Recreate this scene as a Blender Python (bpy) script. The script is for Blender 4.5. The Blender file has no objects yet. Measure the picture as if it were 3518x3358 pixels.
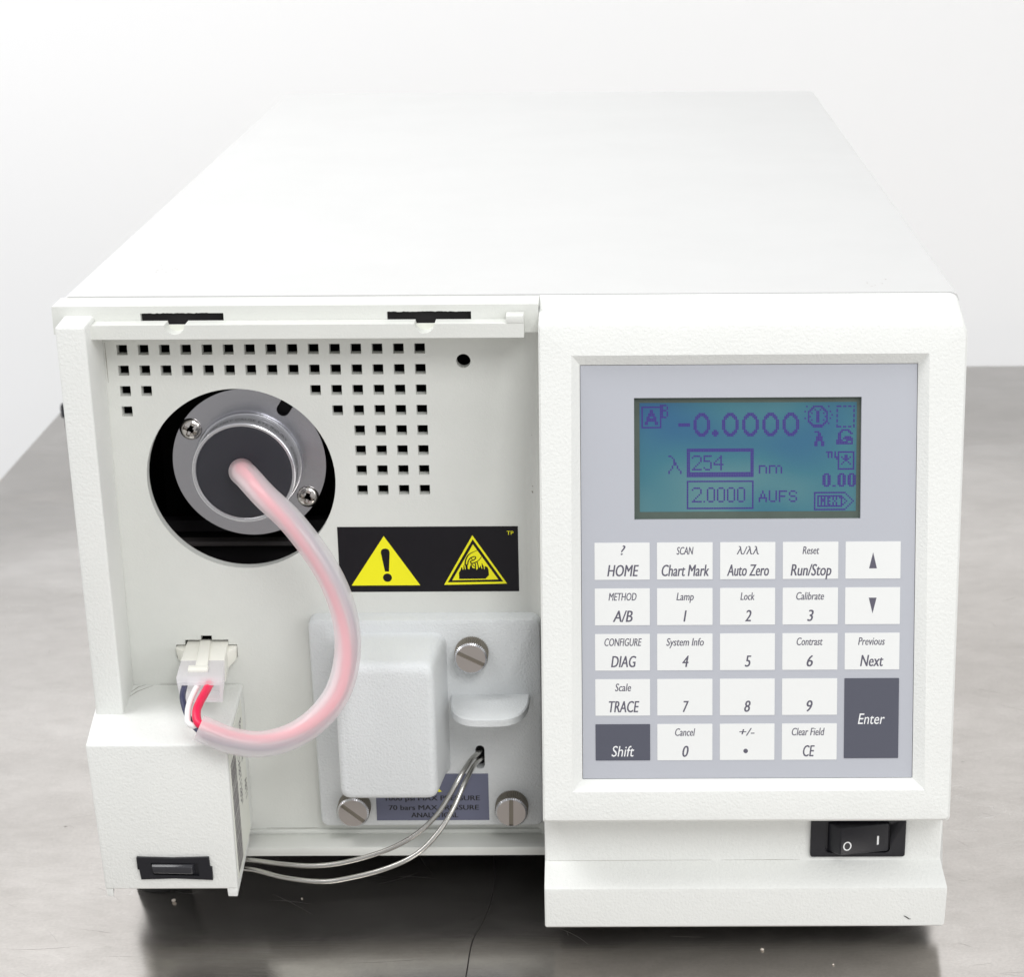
import bpy, bmesh, math, random
from math import sin, cos, radians, pi
from mathutils import Vector, Matrix
from mathutils.geometry import delaunay_2d_cdt

random.seed(7)
S = bpy.context.scene
C = bpy.context.collection
# ---------------------------------------------------------------- camera, light, exposure
# machine millimetres -> world metres: x-142, y, z+207 (table top is z = 0)
def W(x, y, z): return Vector(((x - 142) / 1000, y / 1000, (z + 207) / 1000))

def setup():
    pi_, ya, ro = radians(19.725), radians(0.374), radians(-0.408)
    f = Vector((-sin(ya) * cos(pi_), cos(ya) * cos(pi_), -sin(pi_)))
    r = f.cross(Vector((0, 0, 1))).normalized(); u = r.cross(f)
    r2 = r * cos(ro) + u * sin(ro); u2 = -r * sin(ro) + u * cos(ro)
    cam = bpy.data.cameras.new('camera'); co = bpy.data.objects.new('camera', cam); C.objects.link(co)
    m = Matrix((r2, u2, -f)).transposed().to_4x4(); m.translation = W(172.602, -620.543, 143.028)
    co.matrix_world = m
    cam.sensor_width = 36; cam.lens = 7031.56 / 3518 * 36
    cam.shift_x = -292.1 / 3518; cam.shift_y = 162.67 / 3518
    cam.clip_start = 0.02; cam.clip_end = 50
    cam.dof.use_dof = True; cam.dof.focus_distance = 0.61; cam.dof.aperture_fstop = 40
    S.camera = co
    w = bpy.data.worlds.new('World'); S.world = w; w.use_nodes = True
    b = w.node_tree.nodes['Background']; b.inputs[0].default_value = (0.985, 0.99, 1.0, 1); b.inputs[1].default_value = 0.55
    def area(name, loc, target, size, power, col=(1, 1, 1)):
        l = bpy.data.lights.new(name, 'AREA'); l.shape = 'RECTANGLE'; l.size, l.size_y = size; l.energy = power; l.color = col
        o = bpy.data.objects.new(name, l); C.objects.link(o); o.location = loc
        d = (Vector(target) - Vector(loc)).normalized(); o.rotation_euler = d.to_track_quat('-Z', 'Y').to_euler()
    area('ceiling_softbox', (0.25, 0.05, 1.75), (0.0, 0.1, 0), (1.5, 1.3), 0.8)
    area('side_softbox', (1.3, -1.0, 0.7), (0.0, 0, 0.1), (0.9, 0.9), 6)
    area('front_softbox', (0.45, -1.25, 1.25), (0.0, 0, 0.1), (0.6, 0.6), 10.3)
    area('wall_fill', (-0.9, -0.1, 1.3), (-0.55, 0.76, 0.3), (1.2, 0.6), 14.5)  # unseen fill light, added to brighten the back wall
    S.view_settings.view_transform = 'Standard'; S.view_settings.look = 'None'
    S.view_settings.exposure = 0.04; S.view_settings.gamma = 1
    S.cycles.max_bounces = 10; S.cycles.transparent_max_bounces = 16
setup()

# ---------------------------------------------------------------- materials
def nodes(name):
    m = bpy.data.materials.new(name); m.use_nodes = True
    nt = m.node_tree; return m, nt, nt.nodes['Principled BSDF']
def N(nt, t, **kw):
    n = nt.nodes.new(t)
    for k, v in kw.items():
        if k.startswith('i_'): n.inputs[k[2:].replace('_', ' ')].default_value = v
        else: setattr(n, k, v)
    return n
def simple(name, col, rough=0.5, metal=0.0, coat=0, spec=0.5, bump=None, mottling=0.0):
    m, nt, b = nodes(name)
    b.inputs['Base Color'].default_value = (*col, 1); b.inputs['Roughness'].default_value = rough
    b.inputs['Metallic'].default_value = metal; b.inputs['Specular IOR Level'].default_value = spec
    b.inputs['Coat Weight'].default_value = coat
    tc = N(nt, 'ShaderNodeTexCoord')
    if bump:
        sc, st, dist = bump
        n = N(nt, 'ShaderNodeTexNoise', i_Scale=sc, i_Detail=3.0, i_Roughness=0.6)
        nt.links.new(tc.outputs['Object'], n.inputs['Vector'])
        bp = N(nt, 'ShaderNodeBump', i_Strength=st, i_Distance=dist)
        nt.links.new(n.outputs['Fac'], bp.inputs['Height']); nt.links.new(bp.outputs['Normal'], b.inputs['Normal'])
    if mottling:
        n = N(nt, 'ShaderNodeTexNoise', i_Scale=28.0, i_Detail=6.0, i_Roughness=0.65)
        nt.links.new(tc.outputs['Object'], n.inputs['Vector'])
        r = N(nt, 'ShaderNodeValToRGB'); e = r.color_ramp.elements
        e[0].position = 0.3; e[0].color = (*[c * (1 - mottling) for c in col], 1); e[1].position = 0.62; e[1].color = (*col, 1)
        nt.links.new(n.outputs['Fac'], r.inputs['Fac'])
        nt.links.new(r.outputs['Color'], b.inputs['Base Color'])
    return m
GRAIN = (1500.0, 0.35, 0.0004)
M = {}
M['shell'] = simple('off_white_moulded_plastic', (0.80, 0.81, 0.785), 0.55, bump=(1150.0, 0.65, 0.00035), mottling=0.03)
M['panel'] = simple('light_grey_green_plastic', (0.72, 0.73, 0.695), 0.6, bump=(1600.0, 0.4, 0.0002), mottling=0.05)
M['lid'] = simple('painted_sheet_metal', (0.66, 0.662, 0.655), 0.5, bump=(900.0, 0.12, 0.0002), mottling=0.025)
M['grey'] = simple('pale_grey_moulding', (0.70, 0.72, 0.727), 0.5, bump=(1300.0, 0.75, 0.0004), mottling=0.02)
M['overlay'] = simple('grey_blue_membrane', (0.465, 0.48, 0.525), 0.42, bump=(2500.0, 0.15, 0.0001))
M['keywhite'] = simple('white_key_print', (0.79, 0.80, 0.79), 0.45, bump=(2500.0, 0.1, 0.0001))
M['keydark'] = simple('slate_key_print', (0.082, 0.086, 0.115), 0.45, bump=(2500.0, 0.1, 0.0001))
M['ink'] = simple('slate_lettering', (0.10, 0.095, 0.13), 0.6)
M['inkwhite'] = simple('white_lettering', (0.85, 0.86, 0.86), 0.5)
M['black'] = simple('black_plastic', (0.012, 0.012, 0.016), 0.38, spec=0.35, bump=(2200.0, 0.25, 0.0001))
M['blackcap'] = simple('matt_black_cap', (0.022, 0.022, 0.03), 0.6, bump=(3000.0, 0.4, 0.0001))
M['dark'] = simple('dark_interior_metal', (0.012, 0.010, 0.012), 0.7)
M['anod'] = simple('grey_anodised_aluminium', (0.52, 0.52, 0.55), 0.25, metal=1.0, bump=(3000.0, 0.25, 0.00008))
M['barrel'] = simple('satin_grey_barrel', (0.36, 0.36, 0.38), 0.4, metal=0.35)
M['rim'] = simple('bare_aluminium_rim', (0.72, 0.72, 0.75), 0.25, metal=0.9)
M['chrome'] = simple('polished_steel', (0.66, 0.63, 0.60), 0.16, metal=1.0)
M['steel'] = simple('turned_steel', (0.50, 0.46, 0.435), 0.38, metal=0.8, bump=(2500.0, 0.2, 0.0001))
M['steeldk'] = simple('worn_knurled_steel', (0.26, 0.235, 0.195), 0.5, metal=0.7)
M['tube'] = simple('drawn_steel_tube', (0.58, 0.57, 0.54), 0.22, metal=1.0)
M['nylon'] = simple('cream_nylon', (0.86, 0.85, 0.78), 0.4)
M['red'] = simple('red_wire', (0.80, 0.010, 0.075), 0.4)
M['navy'] = simple('blue_black_wire', (0.035, 0.038, 0.09), 0.4)
M['white'] = simple('white_wire', (0.86, 0.86, 0.85), 0.4)
M['sticker'] = simple('black_sticker', (0.008, 0.007, 0.010), 0.35, spec=0.3)
M['yellow'] = simple('yellow_print', (0.93, 0.88, 0.004), 0.45)
M['slate'] = simple('slate_blue_label', (0.135, 0.145, 0.215), 0.5, bump=(2500.0, 0.2, 0.0001))
M['paper'] = simple('cream_paper_label', (0.78, 0.79, 0.72), 0.6)
M['barink'] = simple('barcode_ink', (0.16, 0.14, 0.16), 0.6)
M['gloss'] = simple('glossy_black_plastic', (0.03, 0.03, 0.035), 0.16)
M['rubber'] = simple('black_rubber', (0.02, 0.02, 0.02), 0.8)
M['crumb'] = simple('pale_crumb', (0.75, 0.68, 0.60), 0.7)
M['thread'] = simple('dark_thread', (0.015, 0.013, 0.012), 0.7)
M['lcdink'] = simple('violet_lcd_dots', (0.045, 0.018, 0.20), 0.35)
M['scratch'] = simple('pale_scratch', (0.55, 0.53, 0.51), 0.45, metal=0.8)
M['inner'] = simple('grey_bracket', (0.10, 0.09, 0.09), 0.5)
M['wall'] = simple('white_wall_paint', (0.885, 0.885, 0.885), 0.8, bump=(60.0, 0.05, 0.001))

def translucent(name, col, trans, rough=0.3):
    m, nt, b = nodes(name)
    b.inputs['Base Color'].default_value = (*col, 1); b.inputs['Roughness'].default_value = rough
    tl = N(nt, 'ShaderNodeBsdfTranslucent'); tl.inputs['Color'].default_value = (*col, 1)
    tr = N(nt, 'ShaderNodeBsdfTransparent'); tr.inputs['Color'].default_value = (1, 1, 1, 1)
    m1 = N(nt, 'ShaderNodeMixShader'); m1.inputs[0].default_value = 0.6
    m2 = N(nt, 'ShaderNodeMixShader'); m2.inputs[0].default_value = trans
    nt.links.new(b.outputs[0], m1.inputs[1]); nt.links.new(tl.outputs[0], m1.inputs[2])
    nt.links.new(m1.outputs[0], m2.inputs[1]); nt.links.new(tr.outputs[0], m2.inputs[2])
    nt.links.new(m2.outputs[0], nt.nodes['Material Output'].inputs[0])
    return m
M['sleeve'] = translucent('milky_silicone', (1.0, 0.985, 1.0), 0.47, 0.13)
M['plug'] = translucent('milky_nylon', (0.96, 0.95, 0.97), 0.35, 0.35)

def lcd_mat():
    m, nt, b = nodes('lcd_glass')
    tc = N(nt, 'ShaderNodeTexCoord'); mp = N(nt, 'ShaderNodeMapping')
    mp.inputs['Scale'].default_value = (12, 17, 17)
    nt.links.new(tc.outputs['Object'], mp.inputs['Vector'])
    n = N(nt, 'ShaderNodeTexNoise', i_Scale=2.2, i_Detail=1.0, i_Roughness=0.4)
    nt.links.new(mp.outputs[0], n.inputs['Vector'])
    r = N(nt, 'ShaderNodeValToRGB'); e = r.color_ramp.elements
    e[0].position = 0.30; e[0].color = (0.030, 0.11, 0.22, 1)
    e[1].position = 0.66; e[1].color = (0.095, 0.215, 0.235, 1)
    k = r.color_ramp.elements.new(0.5); k.color = (0.048, 0.165, 0.215, 1)
    nt.links.new(n.outputs['Fac'], r.inputs['Fac']); nt.links.new(r.outputs['Color'], b.inputs['Base Color'])
    b.inputs['Roughness'].default_value = 0.3; b.inputs['Specular IOR Level'].default_value = 0.4
    return m
M['lcd'] = lcd_mat()
M['lcdedge'] = simple('lcd_border', (0.085, 0.115, 0.095), 0.4, mottling=0.3)

def table_mat():
    m, nt, b = nodes('brushed_stainless')
    tc = N(nt, 'ShaderNodeTexCoord')
    def noise(scale, sx, sy, det=4.0, rough=0.6, dist=0.0):
        mp = N(nt, 'ShaderNodeMapping'); mp.inputs['Scale'].default_value = (sx, sy, 1)
        nt.links.new(tc.outputs['Object'], mp.inputs['Vector'])
        n = N(nt, 'ShaderNodeTexNoise', i_Scale=scale, i_Detail=det, i_Roughness=rough, i_Distortion=dist)
        nt.links.new(mp.outputs[0], n.inputs['Vector']); return n
    def ramp(src, p0, c0, p1, c1):
        r = N(nt, 'ShaderNodeValToRGB'); e = r.color_ramp.elements
        e[0].position, e[0].color = p0, (*c0, 1); e[1].position, e[1].color = p1, (*c1, 1)
        nt.links.new(src, r.inputs['Fac']); return r
    big = noise(9, 1, 1.6, 6, 0.62, 0.6)
    col = ramp(big.outputs['Fac'], 0.3, (0.545, 0.515, 0.488), 0.7, (0.70, 0.668, 0.640))
    # thin pale scratches : narrow band of a distorted stretched noise
    sc = noise(16, 1.0, 3.0, 2, 0.5, 1.2)
    s1 = N(nt, 'ShaderNodeMath', operation='SUBTRACT'); s1.inputs[1].default_value = 0.5
    nt.links.new(sc.outputs['Fac'], s1.inputs[0])
    s2 = N(nt, 'ShaderNodeMath', operation='ABSOLUTE'); nt.links.new(s1.outputs[0], s2.inputs[0])
    sr = ramp(s2.outputs[0], 0.0, (0.6,) * 3, 0.0016, (0, 0, 0))
    gate = noise(11, 1.4, 1, 2, 0.5); gr = ramp(gate.outputs['Fac'], 0.55, (0, 0, 0), 0.66, (1, 1, 1))
    sm = N(nt, 'ShaderNodeMixRGB', blend_type='MULTIPLY', i_Fac=1.0)
    nt.links.new(sr.outputs[0], sm.inputs[1]); nt.links.new(gr.outputs[0], sm.inputs[2])
    mix = N(nt, 'ShaderNodeMixRGB'); mix.inputs['Color2'].default_value = (0.80, 0.79, 0.77, 1)
    nt.links.new(sm.outputs[0], mix.inputs['Fac']); nt.links.new(col.outputs[0], mix.inputs['Color1'])
    fine = noise(70, 1, 1.8, 8, 0.75, 0.3); fr_ = ramp(fine.outputs['Fac'], 0.32, (0.90, 0.895, 0.885), 0.66, (1.06, 1.06, 1.055))
    grn = noise(900, 1, 1.2, 2, 0.6); gr_ = ramp(grn.outputs['Fac'], 0.3, (0.93, 0.93, 0.93), 0.7, (1.05, 1.05, 1.05))
    fm = N(nt, 'ShaderNodeMixRGB', blend_type='MULTIPLY', i_Fac=1.0); nt.links.new(mix.outputs[0], fm.inputs[1]); nt.links.new(fr_.outputs[0], fm.inputs[2])
    mix = N(nt, 'ShaderNodeMixRGB', blend_type='MULTIPLY', i_Fac=1.0); nt.links.new(fm.outputs[0], mix.inputs[1]); nt.links.new(gr_.outputs[0], mix.inputs[2])
    # dark specks
    sp = noise(210, 1, 1.3, 1, 0.5); spr = ramp(sp.outputs['Fac'], 0.165, (0.45, 0.44, 0.42), 0.19, (1, 1, 1))
    mx = N(nt, 'ShaderNodeMixRGB', blend_type='MULTIPLY', i_Fac=1.0)
    nt.links.new(mix.outputs[0], mx.inputs[1]); nt.links.new(spr.outputs[0], mx.inputs[2])
    nt.links.new(mx.outputs[0], b.inputs['Base Color'])
    b.inputs['Metallic'].default_value = 0.93
    sm1 = noise(14, 1, 1.4, 5, 0.6, 0.8)
    rr = ramp(sm1.outputs['Fac'], 0.35, (0.13,) * 3, 0.68, (0.24,) * 3)
    ad = N(nt, 'ShaderNodeMixRGB', blend_type='ADD'); nt.links.new(sm.outputs[0], ad.inputs['Fac'])
    nt.links.new(rr.outputs[0], ad.inputs['Color1']); ad.inputs['Color2'].default_value = (0.3, 0.3, 0.3, 1)
    nt.links.new(ad.outputs[0], b.inputs['Roughness'])
    br = noise(60, 1, 40, 3, 0.6)
    bp = N(nt, 'ShaderNodeBump', i_Strength=0.06, i_Distance=0.0002)
    nt.links.new(br.outputs['Fac'], bp.inputs['Height']); nt.links.new(bp.outputs[0], b.inputs['Normal'])
    return m
M['table'] = table_mat()

# ---------------------------------------------------------------- mesh helpers (all in machine mm)
def wloc(o):
    v = Vector(o.location)
    while o.parent: o = o.parent; v = v + Vector(o.location)
    return v
def tag(o, label=None, cat=None, group=None, kind=None):
    if label: o['label'] = label
    if cat: o['category'] = cat
    if group: o['group'] = group
    if kind: o['kind'] = kind
    return o
def link(name, bm, mat, parent=None, mats=None, label=None, recalc=True, sharp=35, base=False):
    if recalc: bmesh.ops.recalc_face_normals(bm, faces=bm.faces[:])
    vs = [W(*v.co) for v in bm.verts]
    lo = Vector([min(v[i] for v in vs) for i in range(3)]); hi = Vector([max(v[i] for v in vs) for i in range(3)])
    o0 = (lo + hi) / 2
    if base: o0.z = lo.z
    for v, w in zip(bm.verts, vs): v.co = w - o0
    me = bpy.data.meshes.new(name); bm.to_mesh(me); bm.free()
    for mm in (mats or [mat]): me.materials.append(M[mm])
    me.polygons.foreach_set('use_smooth', [True] * len(me.polygons)); me.set_sharp_from_angle(angle=radians(sharp))
    o = bpy.data.objects.new(name, me); C.objects.link(o)
    if parent: o.parent = parent; o.location = o0 - wloc(parent)
    else: o.location = o0
    if label: o['label'] = label
    return o
def hexa(bm, front, back, bevel=0, seg=3, sel=None):
    """front/back: 4 corners each TL TR BR BL"""
    vf = [bm.verts.new(p) for p in front]; vb = [bm.verts.new(p) for p in back]
    fs = [bm.faces.new(vf), bm.faces.new(vb[::-1])]
    for i in range(4):
        j = (i + 1) % 4; fs.append(bm.faces.new((vf[j], vf[i], vb[i], vb[j])))
    bmesh.ops.recalc_face_normals(bm, faces=fs)
    if bevel:
        es = set(e for f in fs for e in f.edges)
        bmesh.ops.bevel(bm, geom=list(es), offset=bevel, offset_type='OFFSET', segments=seg, profile=0.5, affect='EDGES')
def box(bm, x0, x1, y0, y1, z0, z1, bevel=0, seg=3):
    hexa(bm, [(x0, y0, z1), (x1, y0, z1), (x1, y0, z0), (x0, y0, z0)], [(x0, y1, z1), (x1, y1, z1), (x1, y1, z0), (x0, y1, z0)], bevel, seg)
def inside(p, poly):
    c = False; n = len(poly); x, y = p
    for i in range(n):
        x1, y1 = poly[i]; x2, y2 = poly[i - 1]
        if (y1 > y) != (y2 > y) and x < (x2 - x1) * (y - y1) / (y2 - y1) + x1: c = not c
    return c
def sheet(bm, outer, holes, mp, n, mi=0):
    """triangulated flat sheet with holes, mp(u,v,n)->xyz ; returns nothing"""
    pts = list(outer); es = [(i, (i + 1) % len(outer)) for i in range(len(outer))]
    for h in holes:
        b = len(pts); pts += list(h); es += [(b + i, b + (i + 1) % len(h)) for i in range(len(h))]
    v2, _, fs, *_ = delaunay_2d_cdt([Vector(p) for p in pts], es, [], 0, 1e-6)
    vs = [bm.verts.new(mp(p.x, p.y, n)) for p in v2]
    for f in fs:
        c = sum((v2[i] for i in f), Vector((0, 0))) / 3
        if inside(c, outer) and not any(inside(c, h) for h in holes):
            g = bm.faces.new([vs[i] for i in f]); g.material_index = mi
def plate(bm, outer, holes, mp, n0, n1, mi=0, back=True):
    sheet(bm, outer, holes, mp, n1, mi)
    if back: sheet(bm, outer, holes, mp, n0, mi)
    for lp in [outer] + list(holes):
        a = [bm.verts.new(mp(u, v, n1)) for u, v in lp]; b = [bm.verts.new(mp(u, v, n0)) for u, v in lp]
        for i in range(len(lp)):
            j = (i + 1) % len(lp); g = bm.faces.new((a[i], a[j], b[j], b[i])); g.material_index = mi
    bmesh.ops.remove_doubles(bm, verts=bm.verts[:], dist=1e-5)
def circ(cx, cy, r, n=48, a0=0): return [(cx + r * cos(a0 + 2 * pi * i / n), cy + r * sin(a0 + 2 * pi * i / n)) for i in range(n)]
def rrect(x0, x1, y0, y1, r, k=5):
    out = []
    for cx, cy, a in ((x1 - r, y1 - r, 0), (x0 + r, y1 - r, 90), (x0 + r, y0 + r, 180), (x1 - r, y0 + r, 270)):
        for i in range(k + 1): t = radians(a + 90 * i / k); out.append((cx + r * cos(t), cy + r * sin(t)))
    return out
def XZ(y0): return lambda u, v, n: (u, y0 - n, v)          # panel at y0, n = towards viewer
def ring(cor, r, k=5):
    """3d ring from 4 corners with corner radii, (k+1)*4 points"""
    out = []; cor = [Vector(c) for c in cor]
    rs = r if isinstance(r, (list, tuple)) else [r] * 4
    for i in range(4):
        p = cor[i]; a = cor[i - 1] - p; b = cor[(i + 1) % 4] - p; q = rs[i]
        A = p + a.normalized() * q; B = p + b.normalized() * q
        for j in range(k + 1):
            t = j / k; t2 = 1 - t
            out.append(A * (t2 * t2) + p * (2 * t * t2) + B * (t * t))
    return out
def loft(bm, rings, cap0=True, cap1=True, mi=0):
    rv = [[bm.verts.new(p) for p in r] for r in rings]
    for a, b in zip(rv, rv[1:]):
        for i in range(len(a)):
            j = (i + 1) % len(a); f = bm.faces.new((a[i], a[j], b[j], b[i])); f.material_index = mi
    if cap0: bm.faces.new(rv[0][::-1]).material_index = mi
    if cap1: bm.faces.new(rv[-1]).material_index = mi
def spline(pts, n=8):
    P = [Vector(p) for p in pts]; P = [P[0] * 2 - P[1]] + P + [P[-1] * 2 - P[-2]]; out = []
    for i in range(1, len(P) - 2):
        for j in range(n):
            t = j / n; a, b, c, d = P[i - 1:i + 3]
            out.append(0.5 * ((2 * b) + (c - a) * t + (2 * a - 5 * b + 4 * c - d) * t * t + (3 * b - a - 3 * c + d) * t ** 3))
    out.append(P[-2]); return out
def sweep(bm, path, r, seg=16, caps=True, inner=None):
    rings = []; up = Vector((0.31, 0.2, 0.9))
    for i, p in enumerate(path):
        t = (path[min(i + 1, len(path) - 1)] - path[max(i - 1, 0)]).normalized()
        s = t.cross(up).normalized(); up = s.cross(t).normalized()
        rings.append((p, s, up.copy()))
    mk = lambda rr: [[p + s * rr * cos(2 * pi * k / seg) + u * rr * sin(2 * pi * k / seg) for k in range(seg)] for p, s, u in rings]
    if inner:
        o = mk(r); i_ = mk(inner); loft(bm, [i_[0]] + o + [i_[-1]] + i_[::-1][1:], False, False)
    else: loft(bm, mk(r), caps, caps)
def lathe(bm, c, prof, seg=48, axis='y', a0=0):
    """prof: list of (radius, y)"""
    rings = []
    for r, y in prof: rings.append([(c[0] + r * cos(2 * pi * k / seg), y, c[1] + r * sin(2 * pi * k / seg)) for k in range(seg)])
    loft(bm, rings, True, True)
CAP = 7.0
def grid_text(s, size, shear=0.0, sx=1.0, bold=0.0, width=None, align='CENTER', spacing=1.0):
    """flat text -> (verts2d, faces) baseline at v=0; width = exact width"""
    cu = bpy.data.curves.new('t', 'FONT'); cu.body = s; cu.size = 10; cu.shear = shear; cu.offset = 0
    cu.resolution_u = 3; cu.space_character = spacing
    ob = bpy.data.objects.new('t', cu); C.objects.link(ob)
    me = ob.to_mesh(); vs = [(v.co.x, v.co.y) for v in me.vertices]; fs = [tuple(p.vertices) for p in me.polygons]
    ob.to_mesh_clear(); bpy.data.objects.remove(ob); bpy.data.curves.remove(cu)
    if not vs: return [], []
    x0 = min(v[0] for v in vs); x1 = max(v[0] for v in vs)
    k = size / CAP                     # size = cap height
    kx = (width / (x1 - x0)) if width else k * sx
    off = {'CENTER': (x0 + x1) / 2, 'LEFT': x0, 'RIGHT': x1}[align]
    return [((x - off) * kx, y * k) for x, y in vs], fs
CAP = max(v[1] for v in grid_text('H', 7.0)[0])
def put_text(bm, t, mp, u, v, n, mi=0):
    vs, fs = t; q = [bm.verts.new(mp(u + a, v + b, n)) for a, b in vs]
    for f in fs:
        try: bm.faces.new([q[i] for i in f]).material_index = mi
        except ValueError: pass
def stroke(bm, pts, w, mp, n, mi=0):
    P = [Vector(p) for p in pts]; ws = w if isinstance(w, (list, tuple)) else [w] * len(P)
    L = []; R = []
    for i, p in enumerate(P):
        t = (P[min(i + 1, len(P) - 1)] - P[max(i - 1, 0)]).normalized(); s = Vector((-t.y, t.x)) * ws[i] / 2
        L.append(bm.verts.new(mp(*(p + s), n))); R.append(bm.verts.new(mp(*(p - s), n)))
    for i in range(len(P) - 1): bm.faces.new((L[i], L[i + 1], R[i + 1], R[i])).material_index = mi
B = bmesh.new

# ---------------------------------------------------------------- setting: wall, steel table
bm = B(); vs = [bm.verts.new(p) for p in [(-3500, 762, -1500), (4500, 762, -1500), (4500, 762, 3500), (-3500, 762, 3500)]]; bm.faces.new(vs)
tag(link('wall', bm, 'wall', recalc=False), kind='structure')
tb = bpy.data.objects.new('steel_table', None); C.objects.link(tb); tb.location = W(400, 300, -207) - Vector((0, 0, 0.0))
tag(tb, 'scratched stainless steel table the grey-white detector stands on', 'table')
bm = B(); box(bm, -165, 1100, -900, 684, -247, -207, 2.0, 2); link('tabletop', bm, 'table', tb)
bm = B(); TZ = lambda u, v, n: (u, v, -206.98 + n)
rs = random.Random(5)
def scr(x, y, L_, a, w):
    pts = []; b_ = rs.uniform(-0.25, 0.25)
    for i in range(7): t = i / 6; pts.append((x + L_ * t * cos(a + b_ * t), y + L_ * t * sin(a + b_ * t)))
    stroke(bm, pts, [w * q_ for q_ in (0.15, 0.7, 1, 0.8, 1, 0.6, 0.1)], TZ, rs.random() * 0.01)
scr(30, -46, 52, -0.07, 0.16); scr(84, -49.5, 34, -0.03, 0.12); scr(-24, -40.5, 24, -0.03, 0.16)
for i in range(110):
    side = rs.random(); x = rs.uniform(-110, 5) if side < 0.42 else (rs.uniform(282, 380) if side < 0.9 else rs.uniform(0, 290))
    y = rs.uniform(-58, 12) if 0 < x < 282 else rs.uniform(-58, 330)
    scr(x, y, rs.uniform(3, 22), rs.choice([0.0, 0.1, -0.15, -0.9, 2.4]) + rs.gauss(0, 0.25), rs.uniform(0.05, 0.12))
tag(link('scratches', bm, 'scratch', tb, recalc=False), kind='stuff')
# ---------------------------------------------------------------- the instrument
R = bpy.data.objects.new('laboratory_detector', None); C.objects.link(R); R.location = W(142, 200, -207)
tag(R, 'off-white laboratory detector with open lamp bay, blue display and keypad, standing on a steel table', 'lab instrument')

# lid: folded sheet-metal cover
bm = B()
prof = [(3, -190), (3, -2.5), (3.7, -0.7), (5.5, 0), (278.5, 0), (280.3, -0.7), (281, -2.5), (281, -190)]
a = [(x, 0.35, z) for x, z in prof]; b = [(x, 467.5, z) for x, z in prof]
va = [bm.verts.new(p) for p in a]; vb = [bm.verts.new(p) for p in b]
for i in range(len(a) - 1): bm.faces.new((va[i], va[i + 1], vb[i + 1], vb[i]))
bm.faces.new(vb)
inn = [(min(max(x, 4.2), 279.8), min(z, -1.2)) for x, z in prof]
vi = [bm.verts.new((x, 0.35, z)) for x, z in inn]
for i in range(len(a) - 1): bm.faces.new((va[i], va[i + 1], vi[i + 1], vi[i]))
link('top_cover', bm, 'lid', R)
bm = B(); box(bm, 5, 279, -1, 466, -190, -188); box(bm, 5, 279, 120, 122, -188, -2)
link('chassis', bm, 'dark', R)
# interior cavity behind the lamp bay
bm = B()
box(bm, 8, 10, 2, 118, -186, -3); box(bm, 148.3, 150.5, 3.8, 118, -186, -3); box(bm, 10, 148, 90, 92, -186, -3)
box(bm, 20, 130, 30, 34, -88, -84); box(bm, 20, 130, 28, 40, -120, -90)
link('interior_shell', bm, 'dark', R)
bm = B(); box(bm, 20, 95, 22, 27, -90.5, -88.9, 0.3, 1); link('interior_bracket', bm, 'inner', R)

# upper beam with two latch slots
bm = B()
rj = random.Random(3)
def ragged(x0, x1, zt): return [(x0 + (x1 - x0) * i / 40, zt + (rj.uniform(-0.10, 0.13) if 0 < i < 34 else 0)) for i in range(41)] + [(x1, -6.9), (x0, -6.9)]
slots = [ragged(30.1, 55.4, -2.5), ragged(105.2, 130.8, -2.4)]
plate(bm, [(3.2, -0.3), (151.3, -0.3), (151.3, -9.0), (3.2, -9.0)], slots, XZ(-10), 0, 2)
box(bm, 3.2, 151.3, -10, 0, -1.8, -0.3)
hexa(bm, [(3.2, -11.9, -1.0), (8, -11.9, -1.0), (9, -11.9, -9), (6.3, -11.9, -9)], [(3.2, 0, -1.0), (8, 0, -1.0), (9, 0, -9), (5.0, 0, -9)])
hexa(bm, [(6.3, -11.9, -9), (9, -11.9, -9), (10, -11.9, -188), (7.6, -11.9, -188)], [(5.0, 0, -9), (9, 0, -9), (10, 0, -188), (5.0, 0, -188)])
box(bm, 3.2, 151.3, -10, -1.0, -9.0, -7.6)
link('upper_trim', bm, 'panel', R)
for xa, xb in ((27, 59), (102, 134)):
    bm = B(); box(bm, xa, xb, -9.9, -3, -7.5, -1.9); link('slot_shade_fill', bm, 'dark', R)  # near-black filler stands in for the shade inside the slots
# rail in front with two half-round finger notches and end post
bm = B()
def notch(cx): return [(cx + 3.1 * cos(t), -4.75 + 2.9 * sin(t)) for t in [pi * (1 + i / 12) for i in range(13)]]
outer = [(16.0, -4.8)] + notch(41.5) + notch(117.0) + [(147.0, -4.8), (147.0, -9.1), (16.0, -9.1)]
plate(bm, outer, [], XZ(-12.0), 3.8, 6.2)                 # front skin y -15.8 .. -18.2
outer2 = [(16.0, -4.8), (147.0, -4.8), (147.0, -9.1), (16.0, -9.1)]
plate(bm, [(16.0, -4.8)] + notch(41.5) + notch(117.0) + [(147.0, -4.8), (147.0, -9.1), (16.0, -9.1)], [], XZ(-12.0), 0.1, 3.79)
box(bm, 141.6, 147.0, -18.2, -12.4, -4.8, -2.4, 0.3, 2)
link('door_rail', bm, 'panel', R)
for cx in (41.5, 117.0):
    bm = B(); plate(bm, [p for p in [(cx + 3.1 * cos(t), -4.75 + 2.9 * sin(t)) for t in [pi * (1.13 + 0.74 * i / 12) for i in range(13)]]][::-1], [], XZ(-12.2), 0, 1.0); link('notch_lining', bm, 'paper', R)

# left column
bm = B()
hexa(bm, [(7.4, -26, -3.2), (16.4, -26, -3.2), (17.3, -26, -132), (8.5, -26, -132)], [(5.9, -2, -3.2), (15.4, -2, -3.2), (15.4, -2, -132), (5.9, -2, -132)], 0.9, 4)
link('side_column', bm, 'shell', R)

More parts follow.
